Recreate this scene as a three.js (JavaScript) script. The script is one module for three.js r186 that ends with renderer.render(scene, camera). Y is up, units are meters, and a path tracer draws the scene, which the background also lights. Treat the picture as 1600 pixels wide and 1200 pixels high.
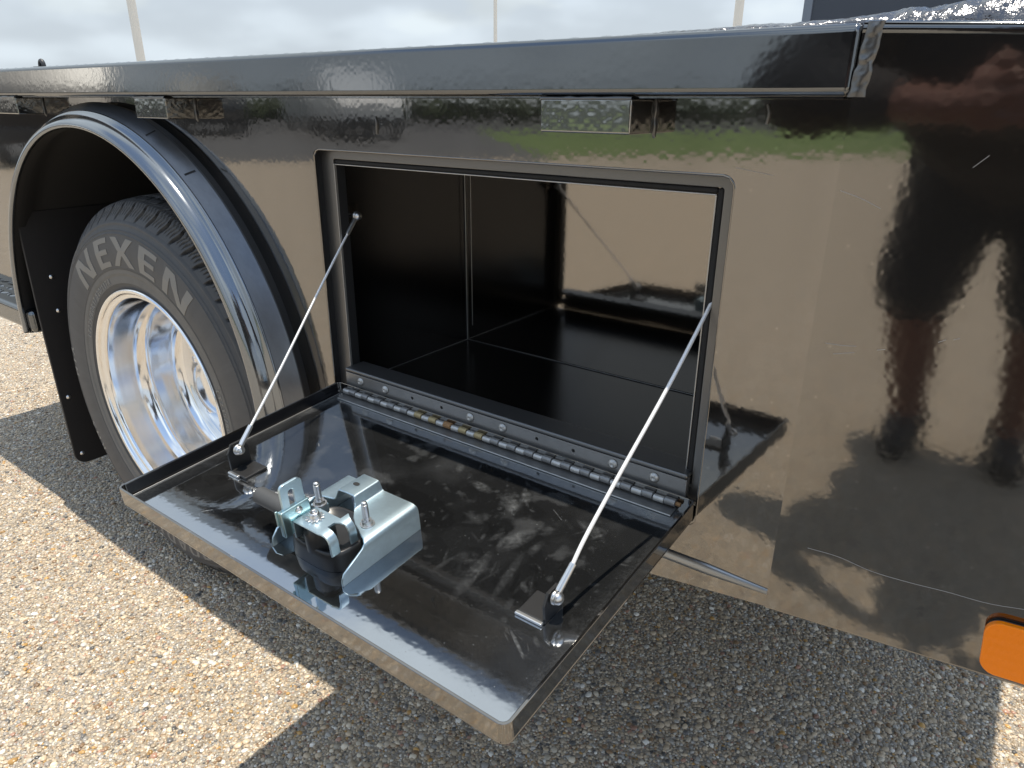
import * as THREE from 'three';
import { RoundedBoxGeometry } from 'three/addons/geometries/RoundedBoxGeometry.js';
import { mergeGeometries, mergeVertices } from 'three/addons/utils/BufferGeometryUtils.js';
import { TextGeometry } from 'three/addons/geometries/TextGeometry.js';
import { FontLoader } from 'three/addons/loaders/FontLoader.js';
import { MarchingCubes } from 'three/addons/objects/MarchingCubes.js';

// ------------------------------------------------------------------ camera, sky, sun, exposure
const V = (x, y, z) => new THREE.Vector3(x, y, z);
const scene = new THREE.Scene();
const CAM = V(0.8334, 0.968, 0.6588), YAW = 0.6368, PITCH = 0.3794, ROLL = 0.0065, FPX = 1101.8;
const camera = new THREE.PerspectiveCamera(2 * Math.atan(600 / FPX) * 180 / Math.PI, 4 / 3, 0.02, 900);
camera.position.copy(CAM);
camera.rotation.set(-PITCH, YAW, ROLL, 'YXZ');
camera.updateMatrixWorld(true);
scene.add(camera);

const renderer = new THREE.WebGLRenderer({ antialias: true });
renderer.toneMapping = THREE.LinearToneMapping;
renderer.toneMappingExposure = 1.09;
renderer.shadowMap.enabled = true;

function rng(seed) { let s = seed >>> 0; return () => { s = (s + 0x6D2B79F5) >>> 0; let t = s; t = Math.imul(t ^ (t >>> 15), t | 1); t ^= t + Math.imul(t ^ (t >>> 7), t | 61); return ((t ^ (t >>> 14)) >>> 0) / 4294967296; }; }
function hash3(x, y, z) { let h = Math.imul(x | 0, 374761393) ^ Math.imul(y | 0, 668265263) ^ Math.imul(z | 0, 2147483647 ^ 0x5bd1e995); h = Math.imul(h ^ (h >>> 13), 1274126177); return ((h ^ (h >>> 16)) >>> 0) / 4294967296; }
function noise3(x, y, z, px = 0, py = 0) {          // value noise, optional period in x and y
  const xi = Math.floor(x), yi = Math.floor(y), zi = Math.floor(z), f = t => t * t * (3 - 2 * t);
  const u = f(x - xi), v = f(y - yi), w = f(z - zi), m = (a, p) => p ? ((a % p) + p) % p : a;
  const g = (a, b, c) => hash3(m(xi + a, px), m(yi + b, py), zi + c);
  const l = (a, b, t) => a + (b - a) * t;
  return l(l(l(g(0, 0, 0), g(1, 0, 0), u), l(g(0, 1, 0), g(1, 1, 0), u), v), l(l(g(0, 0, 1), g(1, 0, 1), u), l(g(0, 1, 1), g(1, 1, 1), u), v), w);
}
function fbm(x, y, z, n = 5) { let a = 0.5, s = 0, t = 0; for (let i = 0; i < n; i++) { s += a * noise3(x, y, z + i * 7.3); t += a; x *= 2.03; y *= 2.03; z *= 2.03; a *= 0.5; } return s / t; }
const smooth = (a, b, x) => { const t = Math.min(1, Math.max(0, (x - a) / (b - a))); return t * t * (3 - 2 * t); };

{ // hazy summer sky with broken white cloud
  const W = 1536, H = 768, d = new Float32Array(W * H * 4);
  for (let j = 0; j < H; j++) for (let i = 0; i < W; i++) {
    const el = ((j + 0.5) / H - 0.5) * Math.PI, az = ((i + 0.5) / W - 0.5) * 2 * Math.PI;
    const y = Math.sin(el), x = Math.cos(el) * Math.cos(az), z = Math.cos(el) * Math.sin(az);
    const yy = Math.max(0, y), k = Math.pow(1 - yy, 3);
    let r = 0.34 + 0.24 * k, g = 0.52 + 0.13 * k, b = 0.84 - 0.1 * k;
    const q = 1 / (yy + 0.22), cx = x * q, cz = z * q;
    const w = fbm(cx * 1.5 + 11, cz * 1.5 + 4, 2.2, 6), w2 = fbm(cx * 3.1 + 31, cz * 3.1 - 7, 5.1, 5);
    let c = smooth(0.42, 0.60, w * 0.75 + w2 * 0.25);
    c = Math.max(c, 0.80 * smooth(0.45, 0.05, yy));
    const lum = 0.70 + 0.24 * smooth(0.3, 0.75, w2) + 0.34 * smooth(0.05, 0.5, yy), f = 0.95 * c;
    r += (lum * 0.85 - r) * f; g += (lum * 0.945 - g) * f; b += (lum * 1.0 - b) * f;
    const au = 0.40 * Math.exp(-Math.acos(Math.min(1, Math.max(-1, y * 0.9997 - z * 0.0225))) / 0.42); r += au; g += au * 0.98; b += au * 0.94;
    const m = (y < 0 ? 0.5 : 1) * 0.93, o = (j * W + i) * 4;
    d[o] = r * m; d[o + 1] = g * m; d[o + 2] = b * m; d[o + 3] = 1;
  }
  const t = new THREE.DataTexture(d, W, H, THREE.RGBAFormat, THREE.FloatType);
  t.mapping = THREE.EquirectangularReflectionMapping; t.magFilter = THREE.LinearFilter; t.minFilter = THREE.LinearFilter; t.needsUpdate = true;
  scene.background = t; scene.environment = t;
}
const sun = new THREE.DirectionalLight(new THREE.Color(1, 0.92, 0.785), 4.9);
sun.position.set(-0.1, 20, -0.45); sun.target.position.set(0, 0, 0);
sun.castShadow = true; sun.shadow.mapSize.set(4096, 4096);
Object.assign(sun.shadow.camera, { left: -6, right: 6, top: 6, bottom: -6, near: 1, far: 40 });
scene.add(sun, sun.target);

// ------------------------------------------------------------------ helpers
const used = {};
function numbered(n) { used[n] = (used[n] || 0) + 1; return used[n] === 1 ? n : `${n}_${String(used[n] - 1).padStart(3, '0')}`; }
function tag(o, label, category, group, kind) { o.userData.label = label; o.userData.category = category; if (group) o.userData.group = group; if (kind) o.userData.kind = kind; return o; }
function thing(name, label, category, group) { const o = new THREE.Group(); o.name = numbered(name); scene.add(o); return tag(o, label, category, group); }
function shadows(o) { o.castShadow = true; o.receiveShadow = true; return o; }
function prep(g) {
  g = g.index ? g.toNonIndexed() : g.clone();
  for (const k of Object.keys(g.attributes)) if (!['position', 'normal', 'uv'].includes(k)) g.deleteAttribute(k);
  if (!g.attributes.normal) g.computeVertexNormals();
  if (!g.attributes.uv) g.setAttribute('uv', new THREE.BufferAttribute(new Float32Array(g.attributes.position.count * 2), 2));
  g.morphAttributes = {}; g.clearGroups();
  return g;
}
function boxUV(g) {                                   // uv in metres, by the main direction of each face
  const p = g.attributes.position, uv = g.attributes.uv, a = V(), b = V(), c = V(), n = V();
  for (let i = 0; i < p.count; i += 3) {
    a.fromBufferAttribute(p, i); b.fromBufferAttribute(p, i + 1); c.fromBufferAttribute(p, i + 2);
    n.copy(b).sub(a).cross(c.clone().sub(a));
    const x = Math.abs(n.x), y = Math.abs(n.y), z = Math.abs(n.z);
    [a, b, c].forEach((q, k) => { if (z >= x && z >= y) uv.setXY(i + k, q.x, q.y); else if (y >= x) uv.setXY(i + k, q.x, q.z + 0.37); else uv.setXY(i + k, q.z + 0.71, q.y); });
  }
  return g;
}
function part(name, geoms, mat, parent, keepUV = false) {
  const list = (Array.isArray(geoms) ? geoms : [geoms]).map(prep);
  const g = list.length > 1 ? mergeGeometries(list) : list[0];
  if (!keepUV) boxUV(g);
  const m = shadows(new THREE.Mesh(g, mat)); m.name = parent === scene ? numbered(name) : name; parent.add(m); return m;
}
function bx(x0, x1, y0, y1, z0, z1, r = 0, seg = 3) {
  const w = x1 - x0, h = y1 - y0, d = z1 - z0;
  const g = r > 0 ? new RoundedBoxGeometry(w, h, d, seg, Math.min(r, w / 2.01, h / 2.01, d / 2.01)) : new THREE.BoxGeometry(w, h, d);
  return g.translate((x0 + x1) / 2, (y0 + y1) / 2, (z0 + z1) / 2);
}
function tube(pts, r, seg = 40, rs = 10, closed = false) { return new THREE.TubeGeometry(new THREE.CatmullRomCurve3(pts, closed, 'centripetal'), seg, r, rs, closed); }
function rod(a, b, r0, r1 = r0, n = 20) {
  const d = b.clone().sub(a), g = new THREE.CylinderGeometry(r1, r0, d.length(), n, 1);
  g.translate(0, d.length() / 2, 0); g.applyQuaternion(new THREE.Quaternion().setFromUnitVectors(V(0, 1, 0), d.normalize())); return g.translate(a.x, a.y, a.z);
}
function lathe(pts, seg = 32) { return new THREE.LatheGeometry(pts.map(p => new THREE.Vector2(p[0], p[1])), seg); }  // about y
function grid(nu, nv, f) {                            // f(u, v) gives a point, u and v from 0 to 1
  const pos = [], uv = [], idx = [];
  for (let j = 0; j <= nv; j++) for (let i = 0; i <= nu; i++) { const p = f(i / nu, j / nv); pos.push(p.x, p.y, p.z); uv.push(i / nu, j / nv); }
  for (let j = 0; j < nv; j++) for (let i = 0; i < nu; i++) { const a = j * (nu + 1) + i, b = a + 1, c = a + nu + 1, d = c + 1; idx.push(a, b, d, a, d, c); }
  const g = new THREE.BufferGeometry(); g.setAttribute('position', new THREE.Float32BufferAttribute(pos, 3)); g.setAttribute('uv', new THREE.Float32BufferAttribute(uv, 2)); g.setIndex(idx); g.computeVertexNormals(); return g;
}
function roundRect(x0, x1, y0, y1, r, P = THREE.Shape) {
  const s = new P(); s.moveTo(x0 + r, y0); s.lineTo(x1 - r, y0); s.absarc(x1 - r, y0 + r, r, -Math.PI / 2, 0); s.lineTo(x1, y1 - r); s.absarc(x1 - r, y1 - r, r, 0, Math.PI / 2);
  s.lineTo(x0 + r, y1); s.absarc(x0 + r, y1 - r, r, Math.PI / 2, Math.PI); s.lineTo(x0, y0 + r); s.absarc(x0 + r, y0 + r, r, Math.PI, Math.PI * 1.5); return s;
}
function extr(shape, depth, bevel = 0, curve = 12) { return new THREE.ExtrudeGeometry(shape, { depth, curveSegments: curve, bevelEnabled: bevel > 0, bevelThickness: bevel, bevelSize: bevel, bevelOffset: -bevel, bevelSegments: 2 }); }

// ------------------------------------------------------------------ textures
function tex(w, h, f, rep, float = false, srgb = false) {
  const d = float ? new Float32Array(w * h * 4) : new Uint8Array(w * h * 4), c = [0, 0, 0];
  for (let j = 0; j < h; j++) for (let i = 0; i < w; i++) { f(i, j, c); const o = (j * w + i) * 4, k = float ? 1 : 255; d[o] = c[0] * k; d[o + 1] = c[1] * k; d[o + 2] = c[2] * k; d[o + 3] = k; }
  const t = new THREE.DataTexture(d, w, h, THREE.RGBAFormat, float ? THREE.FloatType : THREE.UnsignedByteType);
  t.wrapS = t.wrapT = THREE.RepeatWrapping; t.magFilter = THREE.LinearFilter; t.minFilter = THREE.LinearMipmapLinearFilter; t.generateMipmaps = true;
  if (srgb) t.colorSpace = THREE.SRGBColorSpace;
  if (rep) t.repeat.set(rep[0], rep[1]); t.needsUpdate = true; return t;
}
// orange peel of the powder coat, half a metre a tile
const peel = tex(768, 768, (i, j, c) => {
  const x = i / 768, y = j / 768;
  let v = 0.52 * noise3(x * 90, y * 90, 1.5, 90, 90) + 0.34 * noise3(x * 150, y * 150, 8.5, 150, 150) + 0.5 * noise3(x * 20, y * 20, 3.3, 20, 20) + 1.6 * noise3(x * 6, y * 6, 5.5, 6, 6);
  v /= 5.4; c[0] = c[1] = c[2] = v;
}, [2, 2], true);
const grainTex = tex(256, 256, (i, j, c) => { const v = 0.6 * noise3(i / 2.0, j / 2.0, 0.5, 128, 128) + 0.4 * noise3(i / 4, j / 4, 4.5, 64, 64); c[0] = c[1] = c[2] = v; }, [12, 12]);
const mottle = tex(512, 512, (i, j, c) => { const v = 0.5 * noise3(i / 32, j / 32, 0.5, 16, 16) + 0.3 * noise3(i / 12, j / 12, 2.5, 0, 0) + 0.2 * noise3(i / 4, j / 4, 6.5, 128, 128); c[0] = c[1] = c[2] = 0.72 + 0.28 * v; }, [4, 4]);

const streak = tex(512, 512, (i, j, c) => { const x = i / 512, y = j / 512; let v = 0.5 * noise3(x * 36, y * 2, .5, 36, 2) + 0.3 * noise3(x * 11, y * 2, 2.5, 11, 2) + 0.2 * noise3(x * 8, y * 8, 7.5, 8, 8); v = 0.80 + 0.24 * v; if (hash3(i, j, 9) > 0.9985) v = 1.3; c[0] = v; c[1] = v; c[2] = v * 1.01; }, [1, 1], true);
// ------------------------------------------------------------------ materials
const C = (r, g, b) => new THREE.Color().setRGB(r, g, b);
const std = (col, rough, metal, o = {}) => new THREE.MeshStandardMaterial({ color: col, roughness: rough, metalness: metal, ...o });
const M = {
  black: std(C(0.275, 0.262, 0.245), 0.055, 0.97, { map: streak, bumpMap: peel, bumpScale: 0.00027 }),
  blackFront: std(C(0.25, 0.238, 0.222), 0.06, 0.97, { map: streak, bumpMap: peel, bumpScale: 0.00023 }),
  blackRail: std(C(0.165, 0.172, 0.18), 0.09, 0.96, { bumpMap: peel, bumpScale: 0.00045 }),
  pocket: std(C(0.32, 0.32, 0.31), 0.10, 0.96, { bumpMap: peel, bumpScale: 0.0011 }),
  blackBox: std(C(0.275, 0.255, 0.232), 0.06, 0.99, { bumpMap: peel, bumpScale: 0.00016 }),
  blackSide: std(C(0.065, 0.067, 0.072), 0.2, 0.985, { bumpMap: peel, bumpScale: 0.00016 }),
  blackFender: std(C(0.24, 0.255, 0.275), 0.11, 0.94, { bumpMap: grainTex, bumpScale: 0.00003 }),
  fenderWall: std(C(0.028, 0.029, 0.032), 0.42, 0.0, { bumpMap: grainTex, bumpScale: 0.0001 }),
  fenderBand: std(C(0.19, 0.20, 0.22), 0.33, 0.8, { bumpMap: grainTex, bumpScale: 0.0001, map: mottle }),
  gloss: std(C(0.012, 0.012, 0.014), 0.12, 0, { bumpMap: peel, bumpScale: 0.0003 }),
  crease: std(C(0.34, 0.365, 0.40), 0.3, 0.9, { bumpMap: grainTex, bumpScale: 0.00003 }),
  satin: std(C(0.035, 0.036, 0.04), 0.45, 0, { bumpMap: grainTex, bumpScale: 0.0003 }),
  frame: std(C(0.175, 0.172, 0.17), 0.36, 0.8, { bumpMap: grainTex, bumpScale: 0.0001 }),
  liner: std(C(0.012, 0.012, 0.013), 0.8, 0, { bumpMap: grainTex, bumpScale: 0.0003 }),
  chassis: std(C(0.02, 0.02, 0.021), 0.55, 0.1),
  flap: std(C(0.014, 0.013, 0.014), 0.65, 0, { bumpMap: grainTex, bumpScale: 0.0003 }),
  tyre: std(C(0.085, 0.086, 0.09), 0.62, 0, { bumpMap: grainTex, bumpScale: 0.0002, map: mottle }),
  beadRing: std(C(0.15, 0.148, 0.144), 0.65, 0, { bumpMap: grainTex, bumpScale: 0.0002, map: mottle }),
  letter: std(C(0.20, 0.195, 0.185), 0.6, 0),
  alu: std(C(0.84, 0.85, 0.87), 0.12, 1, { bumpMap: grainTex, bumpScale: 0.00001 }),
  zinc: std(C(0.71, 0.88, 0.97), 0.36, 1, { bumpMap: grainTex, bumpScale: 0.00004, map: mottle }),
  zincTeal: std(C(0.56, 0.76, 0.78), 0.28, 1, { map: mottle }),
  steel: std(C(0.72, 0.72, 0.72), 0.32, 1),
  cable: std(C(0.86, 0.86, 0.87), 0.42, 0.35),
  plastic: std(C(0.022, 0.022, 0.023), 0.33, 0),
  rubberGrey: std(C(0.065, 0.068, 0.072), 0.7, 0, { map: mottle }),
  hinge: std(C(0.30, 0.295, 0.29), 0.38, 0.62, { bumpMap: grainTex, bumpScale: 0.0001, map: mottle }),
  hingeBright: std(C(0.58, 0.57, 0.55), 0.42, 0.8, { map: mottle }),
  rust: std(C(0.36, 0.20, 0.09), 0.7, 0.2, { map: mottle }),
  brass: std(C(0.45, 0.36, 0.2), 0.5, 0.6, { map: mottle }),
  weld: std(C(0.17, 0.17, 0.17), 0.33, 0.88, { map: mottle }),
  pole: std(C(0.72, 0.70, 0.65), 0.5, 0),
  concrete: std(C(0.42, 0.40, 0.37), 0.9, 0),
  deckbox: std(C(0.055, 0.062, 0.08), 0.35, 0),
};

// ------------------------------------------------------------------ pavement of exposed pebbles
const PEB = [[.62, .50, .36, 5.5], [.54, .43, .305, 5.5], [.69, .605, .48, 3], [.43, .36, .28, 3], [.32, .285, .25, 2.0], [.34, .22, .125, 1.3], [.52, .31, .11, .7], [.80, .76, .69, 1.6], [.14, .135, .13, 1.1], [.47, .44, .40, 2.4], [.43, .25, .18, .6]];
const PT = PEB.reduce((s, p) => s + p[3], 0);
function pebbleColour(r, c) { let t = r() * PT, k = 0; while (t > PEB[k][3]) t -= PEB[k++][3]; const v = 0.66 + 0.62 * r(); c[0] = PEB[k][0] * v; c[1] = PEB[k][1] * v; c[2] = PEB[k][2] * v; return c; }
const PAVE_GAIN = 0.86;
{
  const S = 1536, col = new Float32Array(S * S * 3), hgt = new Float32Array(S * S), r = rng(5), c = [0, 0, 0];
  for (let i = 0; i < S * S; i++) { const v = 0.85 + 0.3 * r(); col[i * 3] = .36 * v; col[i * 3 + 1] = .315 * v; col[i * 3 + 2] = .255 * v; hgt[i] = 0; }
  const px = S / 1.2;
  for (let k = 0; k < 46000; k++) {
    const cx = r() * S, cy = r() * S, big = r(), a = (0.0017 + 0.0019 * big + (r() < 0.06 ? 0.003 * r() : 0)) * px, b = a * (0.6 + 0.4 * r()), th = r() * 3.14, cs = Math.cos(th), sn = Math.sin(th), R = Math.ceil(a);
    pebbleColour(r, c);
    for (let y = -R; y <= R; y++) for (let x = -R; x <= R; x++) {
      const u = (x * cs + y * sn) / a, v = (y * cs - x * sn) / b, q = u * u + v * v; if (q > 1) continue;
      const o = ((((cy + y) | 0) + S) % S) * S + ((((cx + x) | 0) + S) % S), h = Math.sqrt(1 - q) * 0.8 + 0.2;
      if (h < hgt[o] - 0.25) continue; hgt[o] = h; for (let m = 0; m < 3; m++) col[o * 3 + m] = c[m];
    }
  }
  const toS = v => v <= 0.0031308 ? v * 12.92 : 1.055 * Math.pow(v, 1 / 2.4) - 0.055;
  const cm = tex(S, S, (i, j, q) => { const o = (j * S + i) * 3; for (let m = 0; m < 3; m++) q[m] = Math.min(1, toS(col[o + m] * PAVE_GAIN)); }, [1 / 1.2, 1 / 1.2], false, true);
  const hm = tex(S, S, (i, j, q) => { q[0] = q[1] = q[2] = hgt[j * S + i]; }, [1 / 1.2, 1 / 1.2]);
  M.pave = std(C(1, 1, 1), 0.78, 0, { map: cm, bumpMap: hm, bumpScale: 0.0016 });
  const g = new THREE.PlaneGeometry(600, 600, 1, 1).rotateX(-Math.PI / 2);
  const m = part('pavement', g, M.pave, scene); m.userData.kind = 'structure';
}
{ // the pebbles near enough to see, real stones bedded in the pavement
  const r = rng(77), c = [0, 0, 0], col = new THREE.Color(), geos = [];
  const pts = [], vp = new THREE.Matrix4();
  camera.aspect = 4 / 3; camera.updateProjectionMatrix(); vp.multiplyMatrices(camera.projectionMatrix, camera.matrixWorldInverse);
  const q = new THREE.Vector4();
  const st = 0.0047;
  for (let x = -2.9; x < 1.35; x += st) for (let z = -1.5; z < 0.75; z += st) {
    q.set(x, 0, z, 1).applyMatrix4(vp); if (q.w < 0.1) continue;
    const sx = q.x / q.w, sy = q.y / q.w; if (Math.abs(sx) > 1.06 || sy < -1.08 || sy > 0.35) continue;
    if (q.w > 2.0 && r() < Math.min(0.6, (q.w - 2.0) * 0.6)) { r(); continue; }
    pts.push([x + (r() - 0.5) * st * 1.1, z + (r() - 0.5) * st * 1.1]);
  }
  const ico = mergeVertices(new THREE.IcosahedronGeometry(1, 1).deleteAttribute('uv').deleteAttribute('normal'));
  const NV = 5;
  for (let v = 0; v < NV; v++) {
    const g = ico.clone(), p = g.attributes.position;
    for (let i = 0; i < p.count; i++) { const k = 0.86 + 0.3 * hash3(i, v, 3), y = p.getY(i); p.setXYZ(i, p.getX(i) * k, (y > 0 ? y * 0.55 : y * 0.3) * k, p.getZ(i) * k * (0.68 + 0.07 * v)); }
    g.computeVertexNormals(); geos.push(g);
  }
  const mat = std(C(1, 1, 1), 0.30, 0), o = new THREE.Object3D();
  const root = new THREE.Group(); root.name = 'pavement_pebbles'; scene.add(root);
  tag(root, 'small tan, grey and brown pebbles exposed in the concrete around the truck', 'pebbles', null, 'stuff');
  const per = Array.from({ length: NV }, () => []); for (const p of pts) per[Math.floor(r() * NV)].push(p);
  per.forEach((list, v) => {
    const im = new THREE.InstancedMesh(geos[v], mat, list.length); im.name = 'pebble'; shadows(im);
    list.forEach((p, i) => {
      const s = 0.0016 + 0.0015 * r() + (r() < 0.11 ? 0.0012 + 0.0026 * r() : 0);
      o.position.set(p[0], s * (0.02 + 0.12 * r()), p[1]); o.rotation.set((r() - .5) * .5, r() * 6.28, (r() - .5) * .5); o.scale.setScalar(s); o.updateMatrix(); im.setMatrixAt(i, o.matrix);
      pebbleColour(r, c); im.setColorAt(i, col.setRGB(Math.min(.9, c[0] * PAVE_GAIN), Math.min(.9, c[1] * PAVE_GAIN), Math.min(.9, c[2] * PAVE_GAIN)));
    });
    im.userData.kind = 'stuff';
    root.add(im);
  });
  console.log('pebbles', pts.length);
}
{ // lawn beyond the car park, seen mirrored in the black paint
  const gt = tex(256, 256, (i, j, c) => { const v = 0.5 * noise3(i / 3, j / 3, .5, 0, 0) + 0.5 * noise3(i / 17, j / 17, 3.5); c[0] = 0.085 + 0.05 * v; c[1] = 0.135 + 0.06 * v; c[2] = 0.038 + 0.02 * v; }, [0.35, 0.35]);
  const hr = rng(61), n = 2600, hm = new THREE.InstancedMesh(new THREE.IcosahedronGeometry(1, 1), std(C(0.035, 0.05, 0.024), 0.95, 0), n), ho = new THREE.Object3D(); shadows(hm); hm.name = 'hedge'; hm.userData.kind = 'stuff'; hm.userData.label = 'low dark hedge along the far side of the lawn, mirrored under the truck rail'; hm.userData.category = 'hedge';
  const diag = (u, v) => [-11.5 + (u - v) * Math.SQRT1_2, 7.0 + (u + v) * Math.SQRT1_2];     // u along the edge of the lawn, v away from it
  for (let i = 0; i < n; i++) { const [x, z] = diag(-25 + 190 * hr(), 27 + 3 * hr()); ho.position.set(x, 0.2 + 0.75 * hr(), z); ho.rotation.set(hr() * 6, hr() * 6, hr() * 6); ho.scale.set(0.25 + 0.3 * hr(), 0.15 + 0.2 * hr(), 0.25 + 0.3 * hr()); ho.updateMatrix(); hm.setMatrixAt(i, ho.matrix); }
  scene.add(hm);
  const sheet = (u0, u1, v0, v1, y) => { const P = [[u0, v0], [u1, v0], [u0, v1], [u1, v1]].map(q => diag(...q)); return grid(1, 1, (u, v) => { const q = P[u + 2 * v]; return V(q[0], y, q[1]); }); };
  const up = q => { q.index.array.reverse(); q.computeVertexNormals(); return q; };
  const m = part('lawn', up(sheet(6, 260, 0, 13, 0.02)), std(C(1, 1, 1), 0.95, 0, { map: gt }), scene); m.userData.kind = 'structure';
  const rd = part('road', up(sheet(-60, 260, 13, 60, 0.012)), std(C(0.055, 0.056, 0.06), 0.8, 0), scene); rd.userData.kind = 'structure';
  const ln = part('parking_lane', up(sheet(-60, 6, -1, 13, 0.008)), std(C(0.10, 0.10, 0.103), 0.7, 0, { map: mottle }), scene); ln.userData.kind = 'structure';
}

// ------------------------------------------------------------------ the truck bed
const truck = thing('flatbed_truck', 'glossy black flatbed truck body with open side toolbox and round wheel fender', 'truck');
const sub = (name, parent = truck) => { const g = new THREE.Group(); g.name = name; parent.add(g); return g; };
const X0 = -1.75, X1 = 0.958, RF = 0.05, FC = V(-0.568, 0.456, 0);

{ // skirt panel with the toolbox opening and the wheel arch cut out
  const s = new THREE.Shape(), yb = 0.447, R = 0.488, a0 = Math.asin((yb - FC.y) / R);
  s.moveTo(X0, yb + 0.06); s.lineTo(FC.x - R - 0.03, yb + 0.06); s.lineTo(FC.x - R * Math.cos(a0) - 0.03, yb);
  s.lineTo(FC.x - R * Math.cos(a0), yb);
  for (let i = 0; i <= 48; i++) { const t = Math.PI - a0 + (2 * a0 - Math.PI) * i / 48; s.lineTo(FC.x + R * Math.cos(t), FC.y + R * Math.sin(t)); }
  s.lineTo(0.54, yb); s.lineTo(0.6965, 0.468); s.lineTo(0.6965, 0.974); s.lineTo(X0, 0.974); s.closePath();
  s.holes.push(roundRect(0, 0.6, 0.5306, 0.9081, 0.013, THREE.Path));
  part('skirt_panel', [extr(s, 0.004).translate(0, 0, -0.004), bx(0.0, 0.535, 0.447, 0.450, -0.03, -0.0045)], M.black, truck);
  // rolled edge round the opening
  const e = [], q = roundRect(0.001, 0.599, 0.5316, 0.9071, 0.012).getPoints(10).map(p => V(p.x, p.y, -0.0012));
  q.pop(); part('opening_edge', tube(q, 0.0016, 240, 8, true), M.black, truck);
  // folded crease along the foot of the skirt
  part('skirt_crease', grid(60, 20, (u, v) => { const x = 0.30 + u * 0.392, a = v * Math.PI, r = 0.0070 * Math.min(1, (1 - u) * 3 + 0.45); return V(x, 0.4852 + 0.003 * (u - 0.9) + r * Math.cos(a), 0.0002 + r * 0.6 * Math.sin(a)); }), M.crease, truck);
  const w = rng(31), pts = [];
  for (const [x, y, l] of [[0.13, 0.945, 0.03], [0.62, 0.962, 0.02]]) { part('weld_drip', tube([V(x, y + 0.006, 0.0), V(x + 0.002, y, 0.0008), V(x + 0.001, y - l * 0.5, 0.0004)], 0.0016, 12, 8), M.weld, truck); }
}
{ // side rail, front corner panel, weld bead, deck
  part('side_rail', [bx(X0, 0.6975, 0.974, 1.024, RF - 0.10, RF, 0.0065, 5), bx(X0, 0.69, 0.9725, 0.976, 0.002, RF - 0.008)], M.blackRail, truck);
  const s = new THREE.Shape(); s.moveTo(0.6975, 0.5045); s.lineTo(X1, 0.5325); s.lineTo(X1, 1.0085); s.lineTo(0.6975, 1.0235); s.closePath();
  part('front_panel', [extr(s, 0.004).translate(0, 0, RF - 0.004), bx(0.6975, 0.7015, 0.5045, 1.0235, 0.0, RF - 0.004), bx(X1 - 0.004, X1, 0.5325, 1.004, -2.3, RF - 0.004)], M.blackFront, truck);
  part('front_panel_edge', rod(V(0.6975, 0.5045, RF - 0.003), V(X1, 0.5325, RF - 0.003), 0.003), M.black, truck);
  part('corner_edge', tube([V(0.6975, 1.0195, RF - 0.0055), V(0.8, 1.0140, RF - 0.0055), V(X1, 1.0050, RF - 0.0055)], 0.0062, 20, 16), M.blackRail, truck);
  // weld seam at the end of the rail
  part('weld_bead', grid(14, 60, (u, v) => { const y = 0.9735 + v * 0.0505, xc = 0.7005 + 0.0055 * v, a = u * Math.PI, w = 0.0058 * (0.85 + 0.3 * noise3(v * 9, 3, 1)); const n = noise3(u * 4, v * 14, 2) - 0.5; return V(xc - w * Math.cos(a), y, RF - 0.0005 + 0.0026 * Math.sin(a) * (1 + 0.55 * n)); }), M.weld, truck);
  // deck of tread plate with a raised worn lip above the rail
  part('deck_plate', [bx(X0, 0.70, 1.014, 1.0235, -2.36, RF - 0.012), bx(0.70, X1, 1.014, 1.0235, -2.36, -0.05)], M.blackRail, truck);
  const lip = grid(600, 20, (u, v) => { const x = 0.38 + u * (X1 - 0.38), t = smooth(0.02, 0.5, u), a = v * Math.PI, h = 0.0018 + 0.0045 * t; const n = noise3(x * 230, a * 5, 1) * 0.35 + noise3(x * 80, a * 1.5, 5) * 0.5 - 0.42; return V(x, 1.0225 - 0.0575 * Math.max(0, x - 0.6975) + (h + 0.0125 * smooth(0.66, 0.8, x)) * Math.sin(a) * (1 + 0.5 * n), RF - 0.028 + (0.020 + 0.004 * n) * Math.cos(a)); });
  part('deck_lip', lip, std(C(0.15, 0.15, 0.158), 0.2, 0.9, { bumpMap: grainTex, bumpScale: 0.0006 }), truck);
  const r = rng(9), bumps = [];
  for (let i = 0; i < 46; i++) { const x = -1.2 + i * 0.037 + r() * 0.01; bumps.push(new THREE.SphereGeometry(1, 10, 6).scale(0.012, 0.0032, 0.005).translate(x, 1.0235, RF - 0.03)); }
  part('tread_bump', bumps, M.blackRail, truck).userData.kind = 'stuff';
  part('tie_down_loop', [tube([V(-0.75, 1.02, 0.02), V(-0.748, 1.032, 0.02), V(-0.742, 1.036, 0.02), V(-0.736, 1.032, 0.02), V(-0.734, 1.02, 0.02)], 0.004, 24, 8), bx(-0.757, -0.727, 1.0236, 1.026, 0.008, 0.03)], M.satin, truck);
}
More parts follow.
